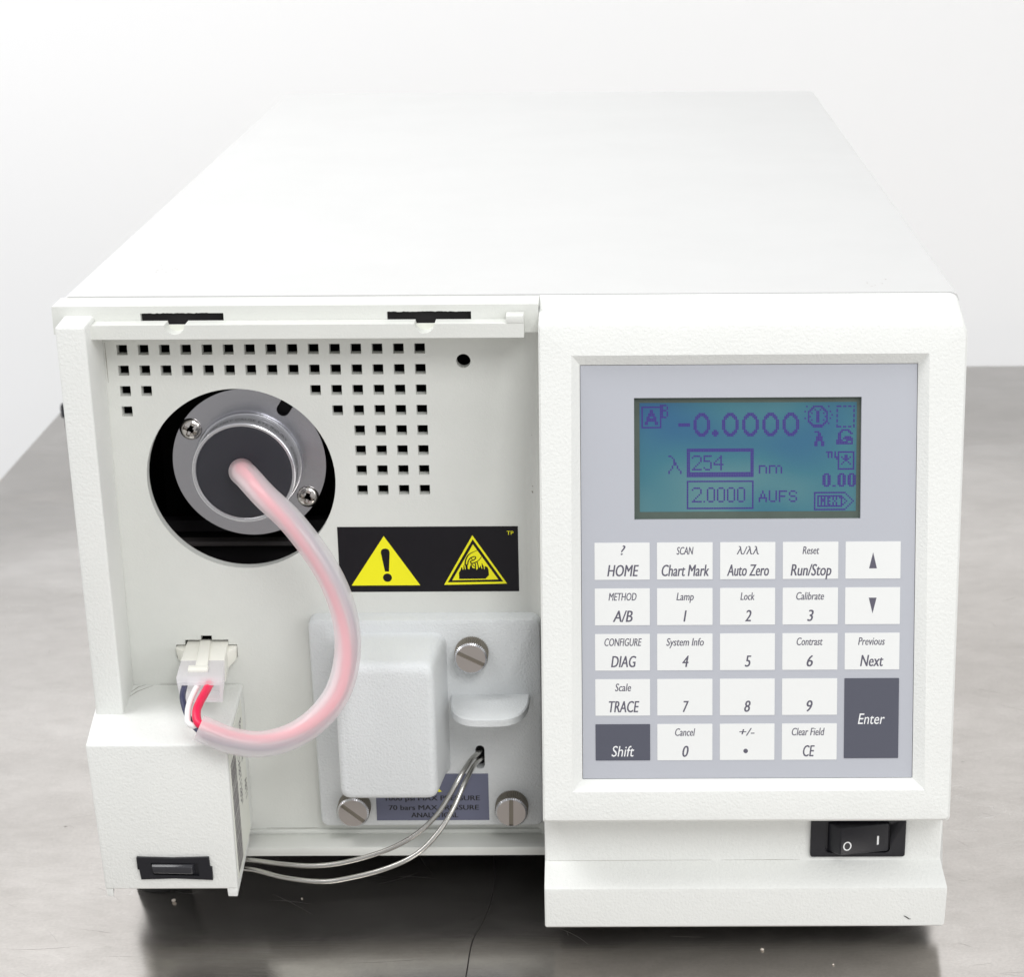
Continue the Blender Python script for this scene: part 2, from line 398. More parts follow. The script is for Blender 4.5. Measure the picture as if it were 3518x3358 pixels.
# recessed inner panel, vents, lamp opening, connector opening, round hole
TP, X0, Z0, PT = 6.622, 19.4, -14.9, 3.5
hs = []
rows = [range(15), range(15), [0, 1] + list(range(9, 15)), [0] + list(range(10, 15)), range(11, 15), range(11, 15), range(11, 15), range(11, 15)]
for j, cols in enumerate(rows):
    for i in cols:
        x = X0 + i * TP; z = Z0 - j * TP
        hs.append([(x, z), (x + 3.35, z), (x + 3.35, z - 3.25), (x, z - 3.25)])
hs.append(circ(55.5, -59.2, 30, 96)); hs.append(circ(127.3, -20.6, 2.25, 24))
conn = [(38.7, -112.8), (42.3, -112.8), (42.3, -114.3), (47.6, -114.3), (47.6, -116), (50.4, -116), (50.4, -120.5), (47, -123), (33, -123), (30.4, -120.5), (30.4, -116), (33.4, -116), (33.4, -114.3), (38.7, -114.3)]
hs.append(conn)
bm = B()
plate(bm, [(8, -3), (146, -3), (146, -188), (8, -188)], hs, XZ(-2 + PT), 0, PT)
# fillet against the keypad module
fl = [(146 + 5.3 * sin(t), -2 - 5.3 * (1 - cos(t))) for t in [pi / 2 * i / 8 for i in range(9)]]
v0 = [bm.verts.new((x, y, -9)) for x, y in fl]; v1 = [bm.verts.new((x, y, -188)) for x, y in fl]
for i in range(8): bm.faces.new((v0[i], v0[i + 1], v1[i + 1], v1[i]))
link('inner_panel', bm, 'panel', R)
# floor lip
bm = B(); box(bm, 50, 151.2, -12.7, -1.9, -188.4, -185.2, 0.35, 2)
box(bm, 50, 151.2, -3.2, -1.95, -185.3, -183.6, 0.5, 2)
link('floor_lip', bm, 'panel', R)

# ---------------- lamp assembly
LX, LZ = 57.0, -56.0
lamp = bpy.data.objects.new('lamp_holder', None); C.objects.link(lamp); lamp.parent = R; lamp.location = W(LX, 6, LZ) - wloc(R)
bm = B()
FO = circ(LX, LZ, 24.6, 96)
na = radians(56); d = Vector((cos(na), sin(na))); e = Vector((-d.y, d.x))
nt_ = []
cn = Vector((LX, LZ)) + d * 21.2
for i in range(9):
    t = pi / 2 + pi * i / 8; nt_.append(tuple(cn + d * (2.1 * cos(t)) + e * (2.1 * sin(t))))
tipL = cn + d * 2.6 + e * -2.1; tipR = cn + d * 2.6 + e * 2.1
hole = [tuple(tipR)] + nt_ + [tuple(tipL)]
plate(bm, FO, [hole], XZ(10), 0, 4)
lathe(bm, (LX, LZ), [(17.3, 6.01), (17.3, 5.0), (17.0, 4.2), (16.6, 4.0)], 64)
link('flange', bm, 'anod', lamp, sharp=30)
bm = B(); lathe(bm, (LX, LZ), [(20, 40), (22, 40), (22, 10.2), (20, 10.1)], 48); link('housing', bm, 'dark', lamp)
bm = B(); lathe(bm, (LX, LZ), [(16.5, 7), (16.5, 3.2), (16.0, 3.1), (16.0, 2.4), (16.4, 2.2), (16.4, -4.0), (16.2, -4.15)], 96)
link('barrel', bm, 'barrel', lamp)
bm = B()
seg = 96; rr = [(16.4, -4.3), (16.35, -4.9), (16.1, -5.05), (15.4, -5.0), (15.15, -4.7), (15.1, -3.0)]
loft(bm, [[(LX + r * cos(2 * pi * k / seg), y, LZ + r * sin(2 * pi * k / seg)) for k in range(seg)] for r, y in rr], False, False)
link('rim', bm, 'rim', lamp)
bm = B(); lathe(bm, (LX, LZ), [(15.3, -4.0), (15.25, -4.35), (15.0, -4.55), (14.4, -4.62), (13.6, -4.62)], 96); link('end_cap', bm, 'blackcap', lamp)
# curved warning text on the barrel side
bm = B()
vs, fs = grid_text('RADIATION MAY CAUSE EYE INJURY - AVOID EXPOSURE', 2.1, 0.0, 0.72, 0.1, align='CENTER')
a_mid = radians(62); q = []
for u, v in vs:
    a = a_mid - u / 16.5; q.append(bm.verts.new((LX + 16.46 * cos(a), -1.9 + v, LZ + 16.46 * sin(a))))
for f in fs:
    try: bm.faces.new([q[i] for i in f])
    except ValueError: pass
link('lettering', bm, 'black', lamp, recalc=False)
def cross_screw(name, x, z, y, r, rot, parent):
    bm = B(); seg = 48; nr = 14; rings = []
    for i in range(nr + 1):
        rad = r * (1 - i / nr); rg = []
        for k in range(seg):
            a = 2 * pi * k / seg; h = 1.75 * math.sqrt(max(0, 1 - (rad / r) ** 2 * 0.96))
            px, pz = rad * cos(a), rad * sin(a); cx = px * cos(rot) - pz * sin(rot); cz = px * sin(rot) + pz * cos(rot)
            w = 0.56 * (1 - 0.25 * rad / r)
            if (abs(cx) < w or abs(cz) < w) and rad < r * 0.60: h -= 2.2 * (1 - rad / r * 0.8)
            elif rad < 0.75: h -= 0.7
            rg.append((x + px, y - h, z + pz))
        rings.append(rg)
    rings = [[(p[0], y, p[2]) for p in rings[0]]] + rings
    rings[-1] = [(x + 0.02 * cos(2 * pi * k / seg), rings[-1][0][1], z + 0.02 * sin(2 * pi * k / seg)) for k in range(seg)]
    loft(bm, rings); return link(name, bm, 'chrome', parent, sharp=50)
cross_screw('flange_screw', 39.0, -44.6, 6, 3.6, radians(28), lamp)
cross_screw('flange_screw', 75.2, -67.6, 6, 3.6, radians(15), lamp)

# lamp cable: milky sleeve with three wires inside
sl = [(56.4, -4.6, -55.4), (57.2, -9, -54.4), (60.2, -15.5, -54.2), (66.4, -23, -57.8), (75.1, -28.5, -64.3), (83.9, -33, -75.0), (89.3, -36.5, -85.0), (91.9, -39.5, -95.3), (91.6, -42.5, -105.3), (88.6, -45.5, -114.4), (82.5, -48.5, -121.6), (74.6, -51, -126.2), (65.3, -53, -127.8), (56.2, -54, -125.8), (47.2, -54, -121.6)]
path = spline(sl, 8)
bm = B(); sweep(bm, path, 4.05, 28, inner=3.1); cable = link('lamp_cable', bm, 'sleeve', R)
def frame(path):
    out = []; up = Vector((0.31, 0.2, 0.9))
    for i, p in enumerate(path):
        t = (path[min(i + 1, len(path) - 1)] - path[max(i - 1, 0)]).normalized(); s = t.cross(up).normalized(); up = s.cross(t).normalized(); out.append((p, s, up.copy()))
    return out
fr = frame(path)
CV = Vector((172.6, -620.5, 143.0))
def off(a, rad, i0, i1):   # a = angle round the sleeve axis, 0 = on the side turned to the front
    out = []
    for i, (p, s, u) in enumerate(fr):
        t = s.cross(u); d = (CV - p).normalized(); d = (d - t * d.dot(t)).normalized(); e = t.cross(d)
        w_ = a + 0.75 * sin(i * 0.11)
        out.append(p + d * rad * cos(w_) + e * rad * sin(w_))
    return out[i0:i1]
nP = len(fr)
def wire(name, mat, a, rad, r, tail, label):
    pts = off(a, rad, 1, nP - 2)
    tl = spline([pts[-1]] + [Vector(t) for t in tail], 7)[1:]
    bm = B(); sweep(bm, pts + tl, r, 12); link(name, bm, mat, cable, label=label)
wire('wire', 'red', radians(-25), 1.5, 1.35, [(47.0, -53.4, -120.2), (45.9, -49.5, -118.2), (46.1, -44, -117.3), (46.5, -39, -117.0), (46.8, -32, -116.9)], 'thick red wire')
wire('wire', 'white', radians(240), 1.9, 0.98, [(44.2, -52.6, -121.2), (43.1, -49, -119.0), (42.9, -44, -117.6), (43.1, -38, -117.0), (43.2, -32, -117.0)], 'white wire')
wire('wire', 'navy', radians(75), 2.05, 0.95, [(44.6, -50.8, -121.9), (42.9, -47.5, -121.3), (41.0, -43.5, -119.8), (39.6, -39, -118.0), (39.0, -32, -117.0)], 'blue-black wire')

# connector: socket in the panel and plug
bm = B()
hexa(bm, [(30.4, -3.4, -116.6), (33.9, -6.6, -116.6), (34.6, -6.6, -122.2), (31.0, -3.4, -120.6)], [(30.6, -0.5, -116.4), (34, -0.5, -116.4), (34, -0.5, -122.4), (30.6, -0.5, -120.6)], 0.25, 2)
hexa(bm, [(47.6, -8.0, -116.4), (50.3, -4.2, -116.4), (50.1, -4.2, -120.6), (46.9, -8.0, -123.2)], [(47.0, -0.5, -116.4), (50.3, -0.5, -116.4), (50.3, -0.5, -120.6), (46.6, -0.5, -123)], 0.25, 2)
hexa(bm, [(34.9, -17.2, -115.0), (49.0, -17.2, -115.0), (49.0, -17.2, -122.6), (34.9, -17.2, -122.6)], [(33.9, 0.5, -115.0), (47.3, 0.5, -115.0), (47.3, 0.5, -122.6), (33.9, 0.5, -122.6)], 0.3, 2)
link('socket', bm, 'nylon', R)
bm = B()
tp = lambda x, y, z: (x, y, z)
ux0, ux1 = 34.9, 49.0
# shroud = hollow prism open at front
lofo = ring([(37.3, -35.2, -114.9), (52.0, -35.2, -114.9), (51.2, -35.2, -121.6), (38.1, -35.2, -121.6)], 0.4, 2)
lofi = ring([(38.4, -35.2, -115.9), (50.7, -35.2, -115.9), (50.1, -35.2, -120.8), (39.0, -35.2, -120.8)], 0.3, 2)
bk = ring([(34.95, -17.25, -115.1), (48.95, -17.25, -115.1), (48.8, -17.25, -122.0), (35.1, -17.25, -122.0)], 0.4, 2)
md = ring([(36.2, -31, -114.9), (51.2, -31, -114.9), (50.4, -31, -121.6), (37.0, -31, -121.6)], 0.4, 2)
mi_ = ring([(38.0, -28.5, -115.9), (50.2, -28.5, -115.9), (49.6, -28.5, -120.8), (38.6, -28.5, -120.8)], 0.3, 2)
loft(bm, [bk, md, lofo, lofi, mi_])
plug = link('cable_plug', bm, 'plug', R)
bm = B()
hexa(bm, [(39.2, -27.2, -113.9), (45.5, -27.2, -113.9), (45.5, -27.2, -115.0), (39.2, -27.2, -115.0)], [(38.9, -24, -113.8), (45.2, -24, -113.8), (45.2, -24, -115.0), (38.9, -24, -115.0)], 0.25, 2)
hexa(bm, [(41.0, -24, -113.9), (44.9, -24, -113.9), (44.9, -24, -115.0), (41.0, -24, -115.0)], [(38.7, -3.0, -114.0), (42.0, -3.0, -114.0), (42.0, -3.0, -115.0), (38.7, -3.0, -115.0)], 0.25, 2)
link('latch', bm, 'nylon', plug)

# ---------------- lower left side pod
bm = B()
hexa(bm, [(10.4, -48.4, -130), (54.0, -48.4, -130), (54.3, -48.4, -180.6), (12.3, -48.4, -180.6)], [(4.6, -1.95, -130), (51.4, -1.95, -130), (51.6, -1.95, -180.6), (5.0, -1.95, -180.6)], 0.8, 4)
hexa(bm, [(12.35, -47.9, -180), (14.6, -47.9, -180), (14.6, -47.9, -183.4), (12.6, -47.9, -183.4)], [(5, -12, -180), (7.3, -12, -180), (7.3, -12, -183.4), (5, -12, -183.4)], 0.3, 2)
hexa(bm, [(50.8, -48.1, -180), (54.2, -48.1, -180), (54.0, -48.1, -183.4), (51.0, -48.1, -183.4)], [(48.9, -12, -180), (52.0, -12, -180), (51.8, -12, -183.4), (48.9, -12, -183.4)], 0.3, 2)
pod = link('side_pod', bm, 'shell', R)
bm = B(); box(bm, 15.5, 49.5, -46.5, -4, -181.0, -180.62); link('pod_underside_shade', bm, 'dark', pod)  # near-black insert in place of the shade in the pod's hollow underside
for pts in ([(15.6, -9), (17.4, -4.5), (19.5, -2.6)], [(16.2, -12), (17.8, -8), (22, -3.2)], [(24, -2.5), (30, -2.4)], [(44, -2.5), (49, -2.4)]):
    bm = B(); stroke(bm, pts, [0.12] + [0.28] * (len(pts) - 2) + [0.1], lambda u, v, n: (u, v, -129.97), 0); link('grime_line', bm, 'steeldk', pod)
# black catch
bm = B()
mp = XZ(-48.4)
o_ = [(23.2, -168.7), (34.5, -169.1), (46.0, -168.8), (46.2, -172.3), (46.8, -172.4), (46.8, -176.8), (35, -176.2), (24.2, -176.5), (23.8, -173.0), (23.3, -172.9)]
h_ = [(27.6, -170.6), (42.4, -170.8), (42.6, -175.3), (28.2, -174.8)]
plate(bm, o_, [h_], mp, 0, 0.9)
sheet(bm, o_, [], mp, 0.06)
cat_ = link('catch', bm, 'black', pod)
bm = B(); hexa(bm, [(28.0, -50.2, -171.6), (40.6, -50.2, -171.9), (40.7, -50.2, -174.2), (28.4, -50.2, -173.8)], [(27.6, -48.5, -170.7), (41.2, -48.5, -170.9), (41.3, -48.5, -175.0), (28.2, -48.5, -174.6)], 0.25, 3)
link('catch_bar', bm, 'gloss', cat_)
# barcode label on the right wall
def PW(u, v, n):   # u: depth from front (mm, backwards), v: z
    y = -47 + u; x = 54.05 - (y + 48.4) / (-1.95 + 48.4) * -0.0 - (y + 48.4) * 0.056
    x += (-130 - v) / 50.6 * 0.27
    return (x + n, y, v)
bm = B(); plate(bm, rrect(1.0, 36, -178.5, -131.5, 0.8, 3), [], PW, 0, 0.18); lab = link('barcode_label', bm, 'paper', pod)
bm = B(); z = -139.5
while z > -177.0:
    w = random.choice([0.16, 0.16, 0.3, 0.45]); stroke(bm, [(2.5, z), (14.5, z)], w, PW, 0.22); z -= w + random.choice([0.16, 0.2, 0.34])
def PWT(u, v, n): return PW(v, -u, n)   # text running downwards
for s, u, v, c in (('Bar Code', 136, 27, 5), ('N* JSOA8T1285*', 136, 18.5, 5), ('A8T1', 158, 30, 4.5)):
    t = grid_text(s, c, 0, 0.5, 0.1, align='LEFT'); put_text(bm, t, lambda a, b_, n: PW(v_ + (b_ - v_), -a, n) if False else PW(b_, -a, n), u, v, 0.22)
link('lettering', bm, 'barink', lab, recalc=False)

# ---------------- warning sticker
def SX(x): return 85.2 + (x - 62) * 0.03152
def SZ(y): return -75.3 - (y - 62) * 0.0339
bm = B(); plate(bm, rrect(84.3, 144.0, -98.5, -74.5, 0.4, 2), [], XZ(-2), 0, 0.05); wl = link('warning_label', bm, 'panel', R)
bm = B(); plate(bm, [(85.2, -75.3), (143.2, -75.3), (143.2, -97.7), (85.2, -97.7)], [], XZ(-2.05), 0, 0.06); link('black_ground', bm, 'sticker', wl)
K = XZ(-2.13)
def zz(x, y): return (SX(((1480 + x * .1425) - 1140) / .3359), SZ(((1820 + y * .1425) - 1790) / .3359))
bm = B()
ex = [(495, 320), (503, 296), (520, 284), (541, 281), (563, 284), (580, 296), (587, 320), (583, 370), (572, 515), (530, 515)]
ex = [(SX(x), SZ(y)) for x, y in ex]
dot = [(SX(553 + 46 * cos(2 * pi * i / 24)), SZ(577 + 43 * sin(2 * pi * i / 24))) for i in range(24)]
sheet(bm, [(SX(533), SZ(155)), (SX(887), SZ(656)), (SX(181), SZ(656))], [ex, dot], K, 0)
link('warning_triangle', bm, 'yellow', wl)
bm = B()
t1 = [zz(1000, 145), zz(1808, 1305), zz(283, 1330)]; t2 = [zz(1005, 240), zz(1720, 1258), zz(372, 1272)]; t3 = [zz(1008, 362), zz(1600, 1205), zz(482, 1222)]
sheet(bm, t1, [t2], K, 0); sheet(bm, t3, [], K, 0)
sy = link('burn_hazard_triangle', bm, 'yellow', wl)
bm = B()
body = [(650, 1040), (700, 960), (708, 912), (735, 915), (740, 965), (762, 962), (765, 860), (785, 862), (800, 960), (820, 960), (805, 840), (820, 830), (835, 840), (862, 830), (868, 940), (905, 960), (930, 870), (960, 850), (975, 920), (1020, 935), (1060, 940), (1085, 975), (1115, 935), (1150, 925), (1185, 860), (1195, 940), (1215, 950), (1205, 800), (1250, 880), (1262, 960), (1275, 955), (1280, 880), (1340, 905), (1368, 965), (1375, 1100), (1290, 1185), (655, 1190)]
K2 = XZ(-2.17)
sheet(bm, [zz(*p) for p in body], [], K2, 0)
def zs(pts, w): stroke(bm, [zz(*p) for p in pts], [q_ * .1425 / .3359 * .0325 for q_ in w], K2, 0.01)
zs([(1108, 502), (1020, 540), (950, 572), (880, 625), (835, 700), (812, 780), (806, 860)], [10, 14, 20, 26, 32, 30, 34])
zs([(1210, 655), (1160, 720), (1100, 770), (1030, 800), (960, 815), (935, 780), (950, 755), (1010, 740), (1060, 700), (1068, 660), (1030, 650), (960, 675), (915, 710), (880, 770), (868, 850)], [14, 16, 18, 22, 24, 26, 24, 26, 26, 24, 22, 24, 26, 26, 28])
zs([(960, 690), (985, 730)], [18, 18]); zs([(940, 760), (955, 850), (945, 930)], [22, 20, 28]); zs([(1045, 800), (1060, 880), (1050, 960)], [24, 22, 30])
zs([(985, 810), (995, 870), (1040, 900)], [18, 18, 26]); zs([(1095, 780), (1115, 850), (1130, 940)], [24, 22, 30])
link('pictogram', bm, 'sticker', wl)
bm = B(); put_text(bm, grid_text('TP', 1.25, 0, 1, 0.1, width=2.15), K, SX(1822), SZ(147), 0); link('lettering', bm, 'yellow', wl)

# ---------------- flow cell plate
bm = B()
cp = [(74.8, -8, -105.1), (150.2, -8, -105.1), (150.2, -8, -180.0), (75.4, -8, -180.0)]
def inset(c, d_, y): return [(c[0][0] + d_, y, c[0][2] - d_), (c[1][0] - d_, y, c[1][2] - d_), (c[2][0] - d_, y, c[2][2] + d_), (c[3][0] + d_, y, c[3][2] + d_)]
slot = [(127.95 + (0 if i else 0), 0) for i in range(1)]
slot = [(129.4 + 1.5 * cos(t), -151.5 + 1.5 * sin(t)) for t in [pi * i / 8 for i in range(9)]] + [(129.4 + 1.5 * cos(t), -157.1 + 1.5 * sin(t)) for t in [pi + pi * i / 8 for i in range(9)]]
loft(bm, [ring(inset(cp, 0, -2.02), 3.0), ring(inset(cp, 0, -6.6), 3.0), ring(inset(cp, 0.5, -7.6), 2.8), ring(inset(cp, 1.5, -8.0), 2.4)], False, False)
sheet(bm, [(p.x, p.z) for p in ring(inset(cp, 1.5, -8.0), 2.4)], [slot], XZ(-8.0), 0)
sv = [[bm.verts.new((x, y, z)) for x, z in slot] for y in (-8.0, -3.2)]
for i in range(len(slot)): j = (i + 1) % len(slot); bm.faces.new((sv[0][i], sv[0][j], sv[1][j], sv[1][i]))
bmesh.ops.remove_doubles(bm, verts=bm.verts[:], dist=1e-4)
cell = link('flow_cell_plate', bm, 'grey', R)
bm = B(); sheet(bm, slot, [], XZ(-4.0), 0); link('slot_shade_fill', bm, 'dark', cell)  # near-black sheet gives the slot its inner shade
bm = B()
def cbx(x0, x1, z1, z0, y, r): return ring([(x0, y, z1), (x1, y, z1), (x1, y, z0), (x0, y, z0)], r, 6)
loft(bm, [cbx(83.6, 119.6, -109.6, -161.0, -7.9, 4.5), cbx(84.2, 118.9, -110.2, -160.4, -9.5, 4.3), cbx(85.6, 117.3, -110.8, -158.6, -27.5, 3.8), cbx(85.9, 117.0, -111.3, -158.1, -29.6, 3.6), cbx(86.7, 116.2, -112.5, -157.3, -30.8, 3.0), cbx(88.0, 115.0, -114.3, -156.0, -31.2, 2.2)])
link('cell_cover', bm, 'grey', cell, sharp=50)
bm = B()
led = []
for i in range(25):
    t = pi * i / 24; led.append((133.4 + 12.8 * math.copysign(abs(cos(t)) ** 0.62, cos(t)), 8 + 1 + 18.4 * sin(t) ** 0.75))
LU = lambda u, v, n: (u, -v, n)
led = [(120.6, 7.5)] + [(p[0], p[1]) for p in led[::-1]] + [(146.2, 7.5)]
led3 = lambda k, z: [Vector((133.4 + (x - 133.4) * k, -(8 + (y - 8) * k), z)) for x, y in led]
loft(bm, [led3(0.97, -131.6), led3(1.0, -132.0), led3(1.0, -134.2), led3(0.96, -134.7)])
link('finger_ledge', bm, 'grey', cell)
def thumb(x, z, ang):
    T = 48; r = 5.5
    tooth = lambda rr: [(x + (rr - (0.0 if k % 2 else 0.35)) * cos(2 * pi * k / (2 * T)), z + (rr - (0.0 if k % 2 else 0.35)) * sin(2 * pi * k / (2 * T))) for k in range(2 * T)]
    bm = B(); plate(bm, tooth(r), [], XZ(-8.0), 0, 5.5); kn = bm
    o = link('thumb_screw', kn, 'steeldk', cell, sharp=30)
    bm = B(); ca, sa = cos(ang), sin(ang); w = 0.68; ti = circ(x, z, r - 0.75, 96)
    for sgn in (1, -1):
        pl = [p for p in ti if ((p[0] - x) * -sa + (p[1] - z) * ca) * sgn > w]
        pl.sort(key=lambda p: (math.atan2((p[1] - z) * ca - (p[0] - x) * sa, (p[0] - x) * ca + (p[1] - z) * sa) * sgn))
        h = math.sqrt((r - .75) ** 2 - w * w)
        pl = [(x + h * ca - sgn * w * sa, z + h * sa + sgn * w * ca)] + pl + [(x - h * ca - sgn * w * sa, z - h * sa + sgn * w * ca)]
        plate(bm, pl, [], XZ(-13.51), 0, 0.55)
    link('slotted_face', bm, 'steel', o, sharp=30)
    bm = B(); t1_, t2_ = tooth(r - 0.02), circ(x, z, r - 0.75, 2 * T)
    loft(bm, [[(p[0], -13.51, p[1]) for p in t1_], [(p[0], -14.0, p[1]) for p in t2_]], False, False); link('chamfer', bm, 'rim', o, sharp=30)
thumb(127.7, -116.4, radians(-27)); thumb(87.1, -171.8, radians(-40)); thumb(139.6, -171.9, radians(89))
bm = B(); plate(bm, [(94.3, -160.3), (131.9, -160.3), (131.9, -177.5), (94.3, -177.5)], [], XZ(-8.0), 0, 0.15); pl_ = link('pressure_label', bm, 'slate', cell)
bm = B(); P2 = XZ(-8.18)
for s, x0, x1, b_ in (('1000 psi MAX PRESSURE', 97.5, 128.8, -170.1), ('70 bars MAX PRESSURE', 98.4, 128.4, -173.6), ('ANALYTICAL', 105.8, 121.4, -176.4)):
    put_text(bm, grid_text(s, 1.75, 0.0, 1, 0.25, width=x1 - x0), P2, (x0 + x1) / 2, b_, 0)
    put_text(bm, grid_text(s, 1.75, 0.0, 1, 0.25, width=x1 - x0), P2, (x0 + x1) / 2 + 0.13, b_ + 0.02, 0.012)
link('lettering', bm, 'thread', pl_)
bm = B(); sheet(bm, [(112.0, -162.0), (116.4, -166.9), (107.6, -166.9)], [], P2, 0); link('triangle', bm, 'yellow', pl_)

# ---------------- steel tubing
TA = [(129.4, -4, -153.6), (129.0, -9, -152.2), (127.0, -14, -152.1), (123.9, -20, -154.8), (119.8, -24, -161.1), (115.1, -27, -167), (107.9, -29, -172.8), (98.4, -29, -177.9), (85.4, -28, -182.4), (74.9, -27, -184.2), (64.4, -25, -184.6), (54.5, -22, -184.9), (46, -19.5, -186.0), (34, -20, -187)]
TB = [(129.6, -4, -156.4), (129.4, -9, -154.6), (127.5, -15, -154.3), (124.8, -22, -157.6), (121.3, -27, -163.9), (116.6, -31, -170.2), (109.9, -34, -176.1), (99.7, -35, -180.9), (85.9, -34, -185.2), (77.3, -33, -186.6), (65.8, -30, -186.8), (54.5, -25, -186.6), (46, -22, -188.3), (34, -23, -189)]
for t in (TA, TB):
    bm = B(); sweep(bm, spline(t, 8), 0.82, 14); link('steel_tube', bm, 'tube', R)

# ---------------- keypad module (tilted face)
t_ = radians(12.762); st, ct = sin(t_), cos(t_); O = Vector((163.8, -20.0, -17.32))
def F(a, b, n=0): return Vector((O.x + a, O.y - b * st - n * ct, O.z - b * ct + n * st))
def FM(u, v, n): return F(u, -v, n)          # v up
bm = B()
def fr4(tl, tr, br, bl, n): return [F(*tl, n), F(*tr, n), F(*br, n), F(*bl, n)]
k = 6
back = ring([(151.3, 0, -0.2), (281, 0, -0.2), (279.2, -38, -160.2), (151.3, -38, -160.2)], [0.3, 4.0, 1.5, 0.3], k)
mid = ring(fr4((-12.45, -12.4), (117.0, -12.2), (114.4, 141.0), (-12.3, 141.0), -0.5), [1.0, 5.0, 1.6, 0.6], k)
# pull the top of the mid ring back so that the top surface is nearly level
e0 = ring(fr4((-12.4, -13.2), (116.9, -12.4), (113.7, 141.3), (-12.3, 141.3), 1.9), [1.2, 4.0, 1.4, 0.8], k)
e1 = ring(fr4((-11.8, -12.0), (116.2, -11.4), (113.0, 140.6), (-11.7, 140.6), 2.8), [1.2, 3.6, 1.4, 0.8], k)
e2 = ring(fr4((-10.9, -10.6), (115.2, -10.2), (112.0, 139.6), (-10.8, 139.6), 3.0), [1.0, 3.0, 1.2, 0.7], k)
r1 = ring(fr4((-2.5, -2.9), (105.35, -3.1), (105.6, 131.5), (-3.2, 131.7), 3.0), 0.25, k)
r2 = ring(fr4((-2.3, -2.7), (105.1, -2.9), (105.4, 131.3), (-3.0, 131.5), 2.8), 0.25, k)
r3 = ring(fr4((0.0, 0.0), (102.35, 0.0), (102.3, 128.33), (0.0, 128.33), 0.0), 0.25, k)
r4 = ring(fr4((0.0, 0.0), (102.35, 0.0), (102.3, 128.33), (0.0, 128.33), -2.8), 0.25, k)
loft(bm, [back, e0, e1, e2, r1, r2, r3, r4], True, True)
bezel = link('front_bezel', bm, 'shell', R, sharp=28)
bm = B(); plate(bm, [(0.15, -0.15), (102.2, -0.15), (102.15, -128.2), (0.15, -128.2)], [[(16.4, -10.1), (85.45, -10.1), (85.45, -47.3), (16.4, -47.3)]], FM, -2.0, -0.35)
ov = link('membrane_panel', bm, 'overlay', R)
# keys
def KA(x): return 4.15 + (x - 233) * 0.0741
rowb = [54.35 + 14.16 * j for j in range(5)]
cols = [(233, 461), (491, 721), (752, 980), (1011, 1240), (1270, 1497)]
keys = [[('?', 341, 360, 'HOME', 285, 414), ('SCAN', 572, 641, 'Chart Mark', 510, 705), ('\u03bb/\u03bb\u03bb', 820, 911, 'Auto Zero', 780, 952), ('Reset', 1092, 1160, 'Run/Stop', 1043, 1210), 'UP'],
        [('METHOD', 290, 405, 'A/B', 307, 388), ('Lamp', 571, 642, '1', 600, 612), ('Lock', 836, 894, '2', 855, 880), ('Calibrate', 1067, 1181, '3', 1113, 1138), 'DOWN'],
        [('CONFIGURE', 272, 426, 'DIAG', 299, 402), ('System Info', 529, 684, '4', 595, 620), ('', 0, 0, '5', 855, 880), ('Contrast', 1070, 1177, '6', 1112, 1136), ('Previous', 1325, 1435, 'Next', 1334, 1429)],
        [('Scale', 315, 381, 'TRACE', 289, 414), ('', 0, 0, '7', 597, 621), ('', 0, 0, '8', 853, 878), ('', 0, 0, '9', 1113, 1136), 'ENTER'],
        ['SHIFT', ('Cancel', 565, 648, '0', 595, 620), ('+/-', 833, 896, 'DOT', 0, 0), ('Clear Field', 1052, 1188, 'CE', 1099, 1146)]]
for j, row in enumerate(keys):
    for i, kk in enumerate(row):
        x0, x1 = KA(cols[i][0]), KA(cols[i][1]); b0 = rowb[j]; b1 = b0 + 11.45
        dark = kk in ('ENTER', 'SHIFT')
        if kk == 'ENTER': b1 = b0 + 25.2
        bm = B(); plate(bm, rrect(x0, x1, -b1, -b0, 0.15, 2), [], FM, -0.35, -0.22)
        ko = link('key', bm, 'keydark' if dark else 'keywhite', ov)
        bm = B(); n = -0.205; cx = (x0 + x1) / 2
        if kk == 'UP': sheet(bm, [(cx - 1.2, -b0 - 8.3), (cx + 1.2, -b0 - 8.3), (cx, -b0 - 3.3)], [], FM, n)
        elif kk == 'DOWN': sheet(bm, [(cx - 1.2, -b0 - 3.2), (cx + 1.2, -b0 - 3.2), (cx, -b0 - 8.1)], [], FM, n)
        elif kk == 'ENTER': put_text(bm, grid_text('Enter', 3.3, 0.22, 1, 0.05, width=8.3), FM, cx, -(b0 + 14.4), n)
        elif kk == 'SHIFT': put_text(bm, grid_text('Shift', 3.3, 0.22, 1, 0.05, width=7.0), FM, cx, -(b0 + 10.2), n)
        else:
            s, a0, a1, g, c0, c1 = kk
            for dx_, dn in (((0, 0), (0.09, 0.004)) if s else ()): put_text(bm, grid_text(s, 2.9 if s == '?' else 2.35, 0.22, 1, 0.0, width=(a1 - a0) * 0.0741), FM, KA((a0 + a1) / 2) + dx_, -(b0 + 3.75), n + dn)
            if g == 'DOT': sheet(bm, circ(KA(860), -(b0 + 8.6), 0.72, 20), [], FM, n)
            else: put_text(bm, grid_text(g, 3.5, 0.22, 1, 0.03, width=(c1 - c0) * 0.0741), FM, KA((c0 + c1) / 2), -(b0 + 10.4), n)
            if g != 'DOT': put_text(bm, grid_text(g, 3.5, 0.22, 1, 0.03, width=(c1 - c0) * 0.0741), FM, KA((c0 + c1) / 2) + 0.16, -(b0 + 10.4), n + 0.004)
        link('legend', bm, 'inkwhite' if dark else 'ink', ko)
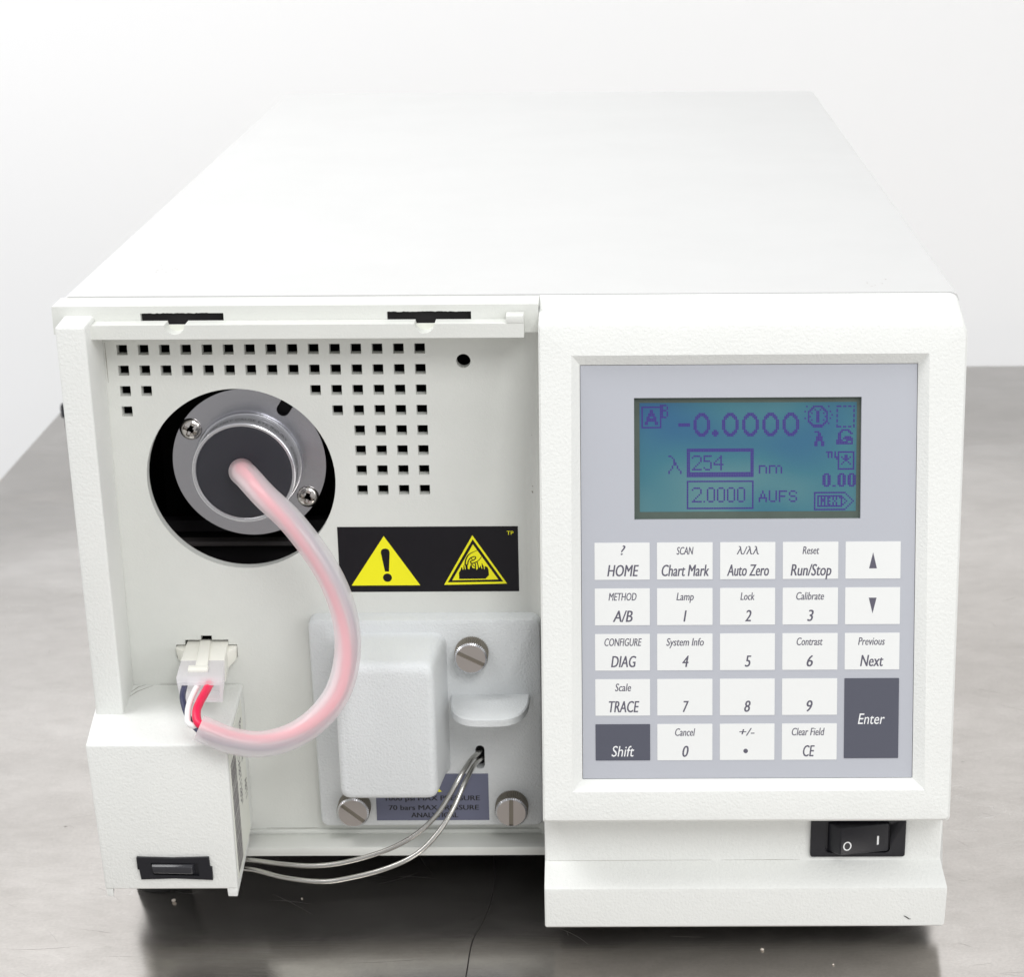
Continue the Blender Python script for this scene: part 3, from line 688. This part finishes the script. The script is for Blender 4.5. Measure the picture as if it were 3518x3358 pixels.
# display
bm = B(); plate(bm, [(16.0, -9.7), (85.8, -9.7), (85.8, -47.7), (16.0, -47.7)], [], FM, -2.7, -2.1)
disp = link('display', bm, 'lcdedge', R)
bm = B(); plate(bm, [(18.1, -11.7), (84.2, -11.7), (84.2, -45.1), (18.1, -45.1)], [], FM, -2.1, -2.05); link('screen', bm, 'lcd', disp)
px = set()
def rect(x0, y0, x1, y1, w=1, wb=None):
    for x in range(x0, x1 + 1):
        for y in range(y0, y1 + 1):
            if x < x0 + w or x > x1 - w or y < y0 + w or y > y1 - (wb or w): px.add((x, y))
def art(x, y, s):
    for j, l in enumerate(s.strip('\n').split('\n')):
        for i, c in enumerate(l):
            if c == '#': px.add((x + i, y + j))
big0 = '''
...####...
..######..
.###..###.
.##....##.
##......##
##......##
##......##
##......##
##......##
##......##
.##....##.
.###..###.
..######..
...####...
'''
art(32, 6, big0); [art(x, 6, big0) for x in (49, 61, 73, 85)]
art(43, 16, '''
.##.
####
####
.##.
'''); rect(23, 12, 29, 13, 2)
rect(1, 2, 12, 14); art(3, 4, '''
...##...
...##...
..####..
..####..
.##..##.
.######.
.######.
##....##
##....##
'''); art(12, 1, '''
####.
##..#
##..#
####.
##..#
##..#
##..#
####.
''')
rect(28, 27, 67, 43, 2, 3); rect(28, 46, 67, 62, 1)
D = {'2': '.####.|#....#|.....#|.....#|....#.|...#..|..#...|.#....|######', '5': '#####|#....|#....|####.|....#|....#|....#|#...#|.###.', '4': '....#.|...##.|..#.#.|.#..#.|#...#.|######|....#.|....#.|....#.',
     '0': '.###.|#...#|#...#|#...#|#...#|#...#|#...#|#...#|.###.', '.': '.|.|.|.|.|.|.|.|#'}
def word(s, x, y, gap=1):
    for c in s: g = D[c].split('|'); art(x, y, '\n'.join(g)); x += len(g[0]) + gap
word('254', 31, 31, 1); word('2.0000', 31, 50, 1)
D.update({'A': '..#..|..#..|.#.#.|.#.#.|#####|#...#|#...#', 'U': '#...#|#...#|#...#|#...#|#...#|#...#|.###.', 'F': '#####|#....|#....|####.|#....|#....|#....', 'S': '.###.|#...#|#....|.###.|....#|#...#|.###.',
          'n': '####.|#...#|#...#|#...#|#...#', 'm': '####.##.|#...#..#|#...#..#|#...#..#|#...#..#'})
word('AUFS', 71, 52, 1); word('nm', 71, 37, 1)
art(17, 31, '''
##......
..#.....
...#....
...#....
...##...
...##...
..#..#..
..#..#..
.#....#.
#......#
#......#
''')
art(100, 2, '''
...######...
..##....##..
.##.#..#.##.
##...##...##
#.#..##..#.#
#....##....#
##...##...##
#....##....#
#.#..##..#.#
##...##...##
.##......##.
..########..
...######...
'''); [px.add(p) for p in ((98, 5), (98, 9), (113, 5), (113, 9), (114, 7), (99, 2), (112, 2), (112, 12))]
art(104, 17, '''
###...
..##..
..##..
.####.
.####.
.####.
##..##
##..##
##..##
''')
for i in range(118, 128, 1):
    if i % 3: px.update([(i, 2), (i, 14)])
for j in range(2, 15):
    if j % 3: px.update([(117, j), (127, j)])
art(117, 16, '''
...#####..
..##...##.
.##.....##
.##.......
.##..####.
.##.######
####..####
#######..#
##########
''')
art(111, 29, '''
####.#.#..
.#.#.#.#..
.#.#.#.#..
.#.#.###..
......#...
'''); rect(118, 29, 127, 39); art(120, 31, '''
..##..
#.##.#
.####.
..##..
.#..#.
#....#
''')
D.update({'b0': '.###.|##.##|##.##|##.##|##.##|##.##|##.##|.###.'})
for x in (109, 118, 124): art(x, 42, '\n'.join(D['b0'].split('|')))
px.update([(115, 49), (116, 49)])
for x in range(104, 123): px.update([(x, 53), (x, 63)])
for x in range(106, 121): px.update([(x, 55), (x, 61)])
for y in range(53, 64): px.update([(104, y)])
for y in range(55, 62): px.add((106, y))
for i, x in enumerate((123, 124, 125, 126, 127)): px.update([(x, 54 + i), (x, 62 - i)])
for i, x in enumerate((121, 122, 123)): px.update([(x, 56 + i), (x, 60 - i)])
art(108, 56, '''
#.#.##.#.#.###
###.#..#.#..#.
###.##..#...#.
#.#.#..#.#..#.
#.#.##.#.#..#.
''')
bm = B(); pa, pb = 66.0 / 129, 33.4 / 64.5
for (x, y) in px:
    if 0 <= x < 129 and 0 <= y < 64.5:
        u = 18.15 + x * pa; v = -(11.75 + y * pb)
        q = [bm.verts.new(FM(a, b_, -2.04)) for a, b_ in ((u, v), (u + pa * .9, v), (u + pa * .9, v - pb * .9), (u, v - pb * .9))]; bm.faces.new(q)
link('readout', bm, 'lcdink', disp, recalc=False)

# ---------------- foot below the bezel with power switch
bm = B()
def sec(x, k):  # profile y,z
    return [Vector((x, y, z)) for y, z in ((-38, -156.5), (-38, -175.4), (-38.4, -176.6), (-46.9, -180.3), (-48.1, -181.3), (-48.3, -182.6), (-48.1, -194.6), (-47.3, -195.4), (-20, -195.4), (-20, -156.5))]
P0 = sec(151.4, 0); P1 = [Vector((x, p.y, p.z)) for p, x in zip(P0, (278.2, 277.9, 278.0, 278.7, 278.9, 278.9, 278.6, 278.2, 280.5, 280.5))]
a = [p + Vector((0.35, 0, 0)) for p in P0]
ctr = Vector((0, -34, -177))
def shr(Pp, dx): return [Vector((p.x + dx, p.y + (0.35 if p.y < -30 else -0.35), p.z + (0.3 if p.z < -190 else 0))) for p in Pp]
loft(bm, [shr(P0, 0), [p + Vector((0.45, 0, 0)) for p in P0], [p - Vector((0.6, 0, 0)) for p in P1], shr(P1, 0)])
link('plinth', bm, 'shell', R, sharp=25)
bm = B(); yS = -38
plate(bm, rrect(236.2, 266.4, -175.0, -161.5, 0.8, 3), [rrect(240.9, 261.6, -173.6, -162.3, 1.6, 4)], XZ(yS), 0, 1.0)
sheet(bm, rrect(240.5, 262, -174, -162, 1.2, 3), [], XZ(yS), 0.06)
sw = link('power_switch', bm, 'black', R)
bm = B()   # rocker pressed on the right: left half stands proud
hexa(bm, [(245.3, yS - 4.3, -163.2), (261.0, yS - 1.2, -163.2), (261.0, yS - 1.2, -172.9), (245.3, yS - 4.3, -172.9)], [(241.6, yS - 0.1, -162.9), (261.2, yS - 0.1, -162.9), (261.2, yS - 0.1, -173.2), (241.6, yS - 0.1, -173.2)], 0.45, 3)
rk = link('rocker', bm, 'black', sw)
def RK(u, v, n): return (u, yS - 4.3 + (u - 245.3) / 15.7 * 3.1 - 0.04 - n, v)
bm = B(); o1 = [(247.6 + 1.35 * cos(2 * pi * i / 28), -169.7 + 1.6 * sin(2 * pi * i / 28)) for i in range(28)]; o2 = [(247.6 + 0.95 * cos(2 * pi * i / 28), -169.7 + 1.2 * sin(2 * pi * i / 28)) for i in range(28)]
sheet(bm, o1, [o2], RK, 0); sheet(bm, [(257.2, -167.1), (257.8, -167.1), (257.8, -170.2), (257.2, -170.2)], [], RK, 0)
link('switch_marks', bm, 'inkwhite', rk)
bm = B(); stroke(bm, [(265.5, -191.1), (266.4, -191.6), (267.3, -192.3), (267.9, -192.3)], [0.1, 0.35, 0.25, 0.1], XZ(-48.35), 0); link('scuff_mark', bm, 'thread', R)
for pts, w_ in (([(148.3, -44.5), (148.7, -45.8)], 0.25), ([(148.4, -58.5), (148.9, -59.6)], 0.3), ([(148.2, -61.5), (148.6, -62.0)], 0.4), ([(147.9, -63.3), (148.9, -64.6), (148.8, -65.3)], 0.3)):
    bm = B(); stroke(bm, pts, w_, XZ(-2.55), 0); link('scuff_mark', bm, 'steeldk', R)
LZ2 = lambda u, v, n: (u, v, 0.03 + n)
for cx_, cy_, n_ in ((28, 40, 9), (257, 14, 7)):
    bm = B()
    for q_ in range(n_):
        x_, y_ = cx_ + random.uniform(-3.5, 3.5), cy_ + random.uniform(-6, 6)
        stroke(bm, [(x_, y_), (x_ + random.uniform(-0.7, 0.7), y_ + random.uniform(-1, 1))], 0.3, LZ2, 0)
    link('scuff_marks', bm, 'steel', R)['kind'] = 'stuff'
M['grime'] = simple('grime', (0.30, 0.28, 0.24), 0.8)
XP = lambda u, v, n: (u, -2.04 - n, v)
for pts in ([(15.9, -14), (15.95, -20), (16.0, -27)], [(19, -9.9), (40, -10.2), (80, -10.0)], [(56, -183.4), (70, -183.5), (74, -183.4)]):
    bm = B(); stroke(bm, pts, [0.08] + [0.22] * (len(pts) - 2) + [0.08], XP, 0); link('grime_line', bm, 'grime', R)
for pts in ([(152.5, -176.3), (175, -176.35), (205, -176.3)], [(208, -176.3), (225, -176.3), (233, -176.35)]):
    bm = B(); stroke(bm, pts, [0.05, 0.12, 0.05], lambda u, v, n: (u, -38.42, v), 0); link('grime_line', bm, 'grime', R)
# rubber feet
for x, y in ((17.3, 4), (260, 5), (24, 430), (262, 430)):
    bm = B(); lathe_r = [[(x + r * cos(2 * pi * q_ / 24), y + r * sin(2 * pi * q_ / 24), z) for q_ in range(24)] for r, z in ((9, -190), (9, -205.5), (8, -207))]
    loft(bm, lathe_r); link('rubber_foot', bm, 'rubber', R)

# ---------------------------------------------------------------- loose bits on the table
def crumb(x, y, r, label):
    bm = B(); bmesh.ops.create_icosphere(bm, subdivisions=2, radius=r)
    for v in bm.verts: v.co *= random.uniform(0.75, 1.2); v.co.z *= 0.6
    lo = min(v.co.z for v in bm.verts)
    for v in bm.verts: v.co += Vector((x, y, -207 - lo))
    tag(link('crumb', bm, 'crumb', base=True), label, 'crumb', 'crumbs on the steel table')
crumb(24.3, -10, 0.75, 'pale round crumb on the table below the black catch of the side pod')
crumb(67.5, -8.4, 0.28, 'tiny crumb on the dark table below the two steel tubes')
crumb(221.3, -42.6, 0.6, 'tan crumb on the table in front of the plinth, nearer its middle')
crumb(243.3, -51.7, 0.32, 'tiny pale crumb at the front of the table, below the power switch')
bm = B(); sweep(bm, spline([(131.2, 20.4, -206.8), (132.2, 7.1, -206.8), (132.1, -8.9, -206.8), (130, -24.2, -206.8), (127.1, -37.1, -206.8), (126.4, -57.8, -206.8), (125.5, -75, -206.8)], 8), 0.17, 6)
tag(link('thread', bm, 'thread', base=True), 'thin dark thread lying on the steel table left of the plinth', 'thread')
bm = B(); loft(bm, [[(x_ + rr_ * cos(2 * pi * k_ / 20), 560 + rr_ * sin(2 * pi * k_ / 20), z_) for k_ in range(20)] for x_, rr_, z_ in ((-151, 3.5, -207), (-151, 3.5, -203), (-151, 5.5, -202), (-151, 5.5, -196), (-151, 5, -194.5))])
tag(link('clamp_knob', bm, 'black', base=True), 'small dark knob at the left edge of the table behind the detector', 'knob')
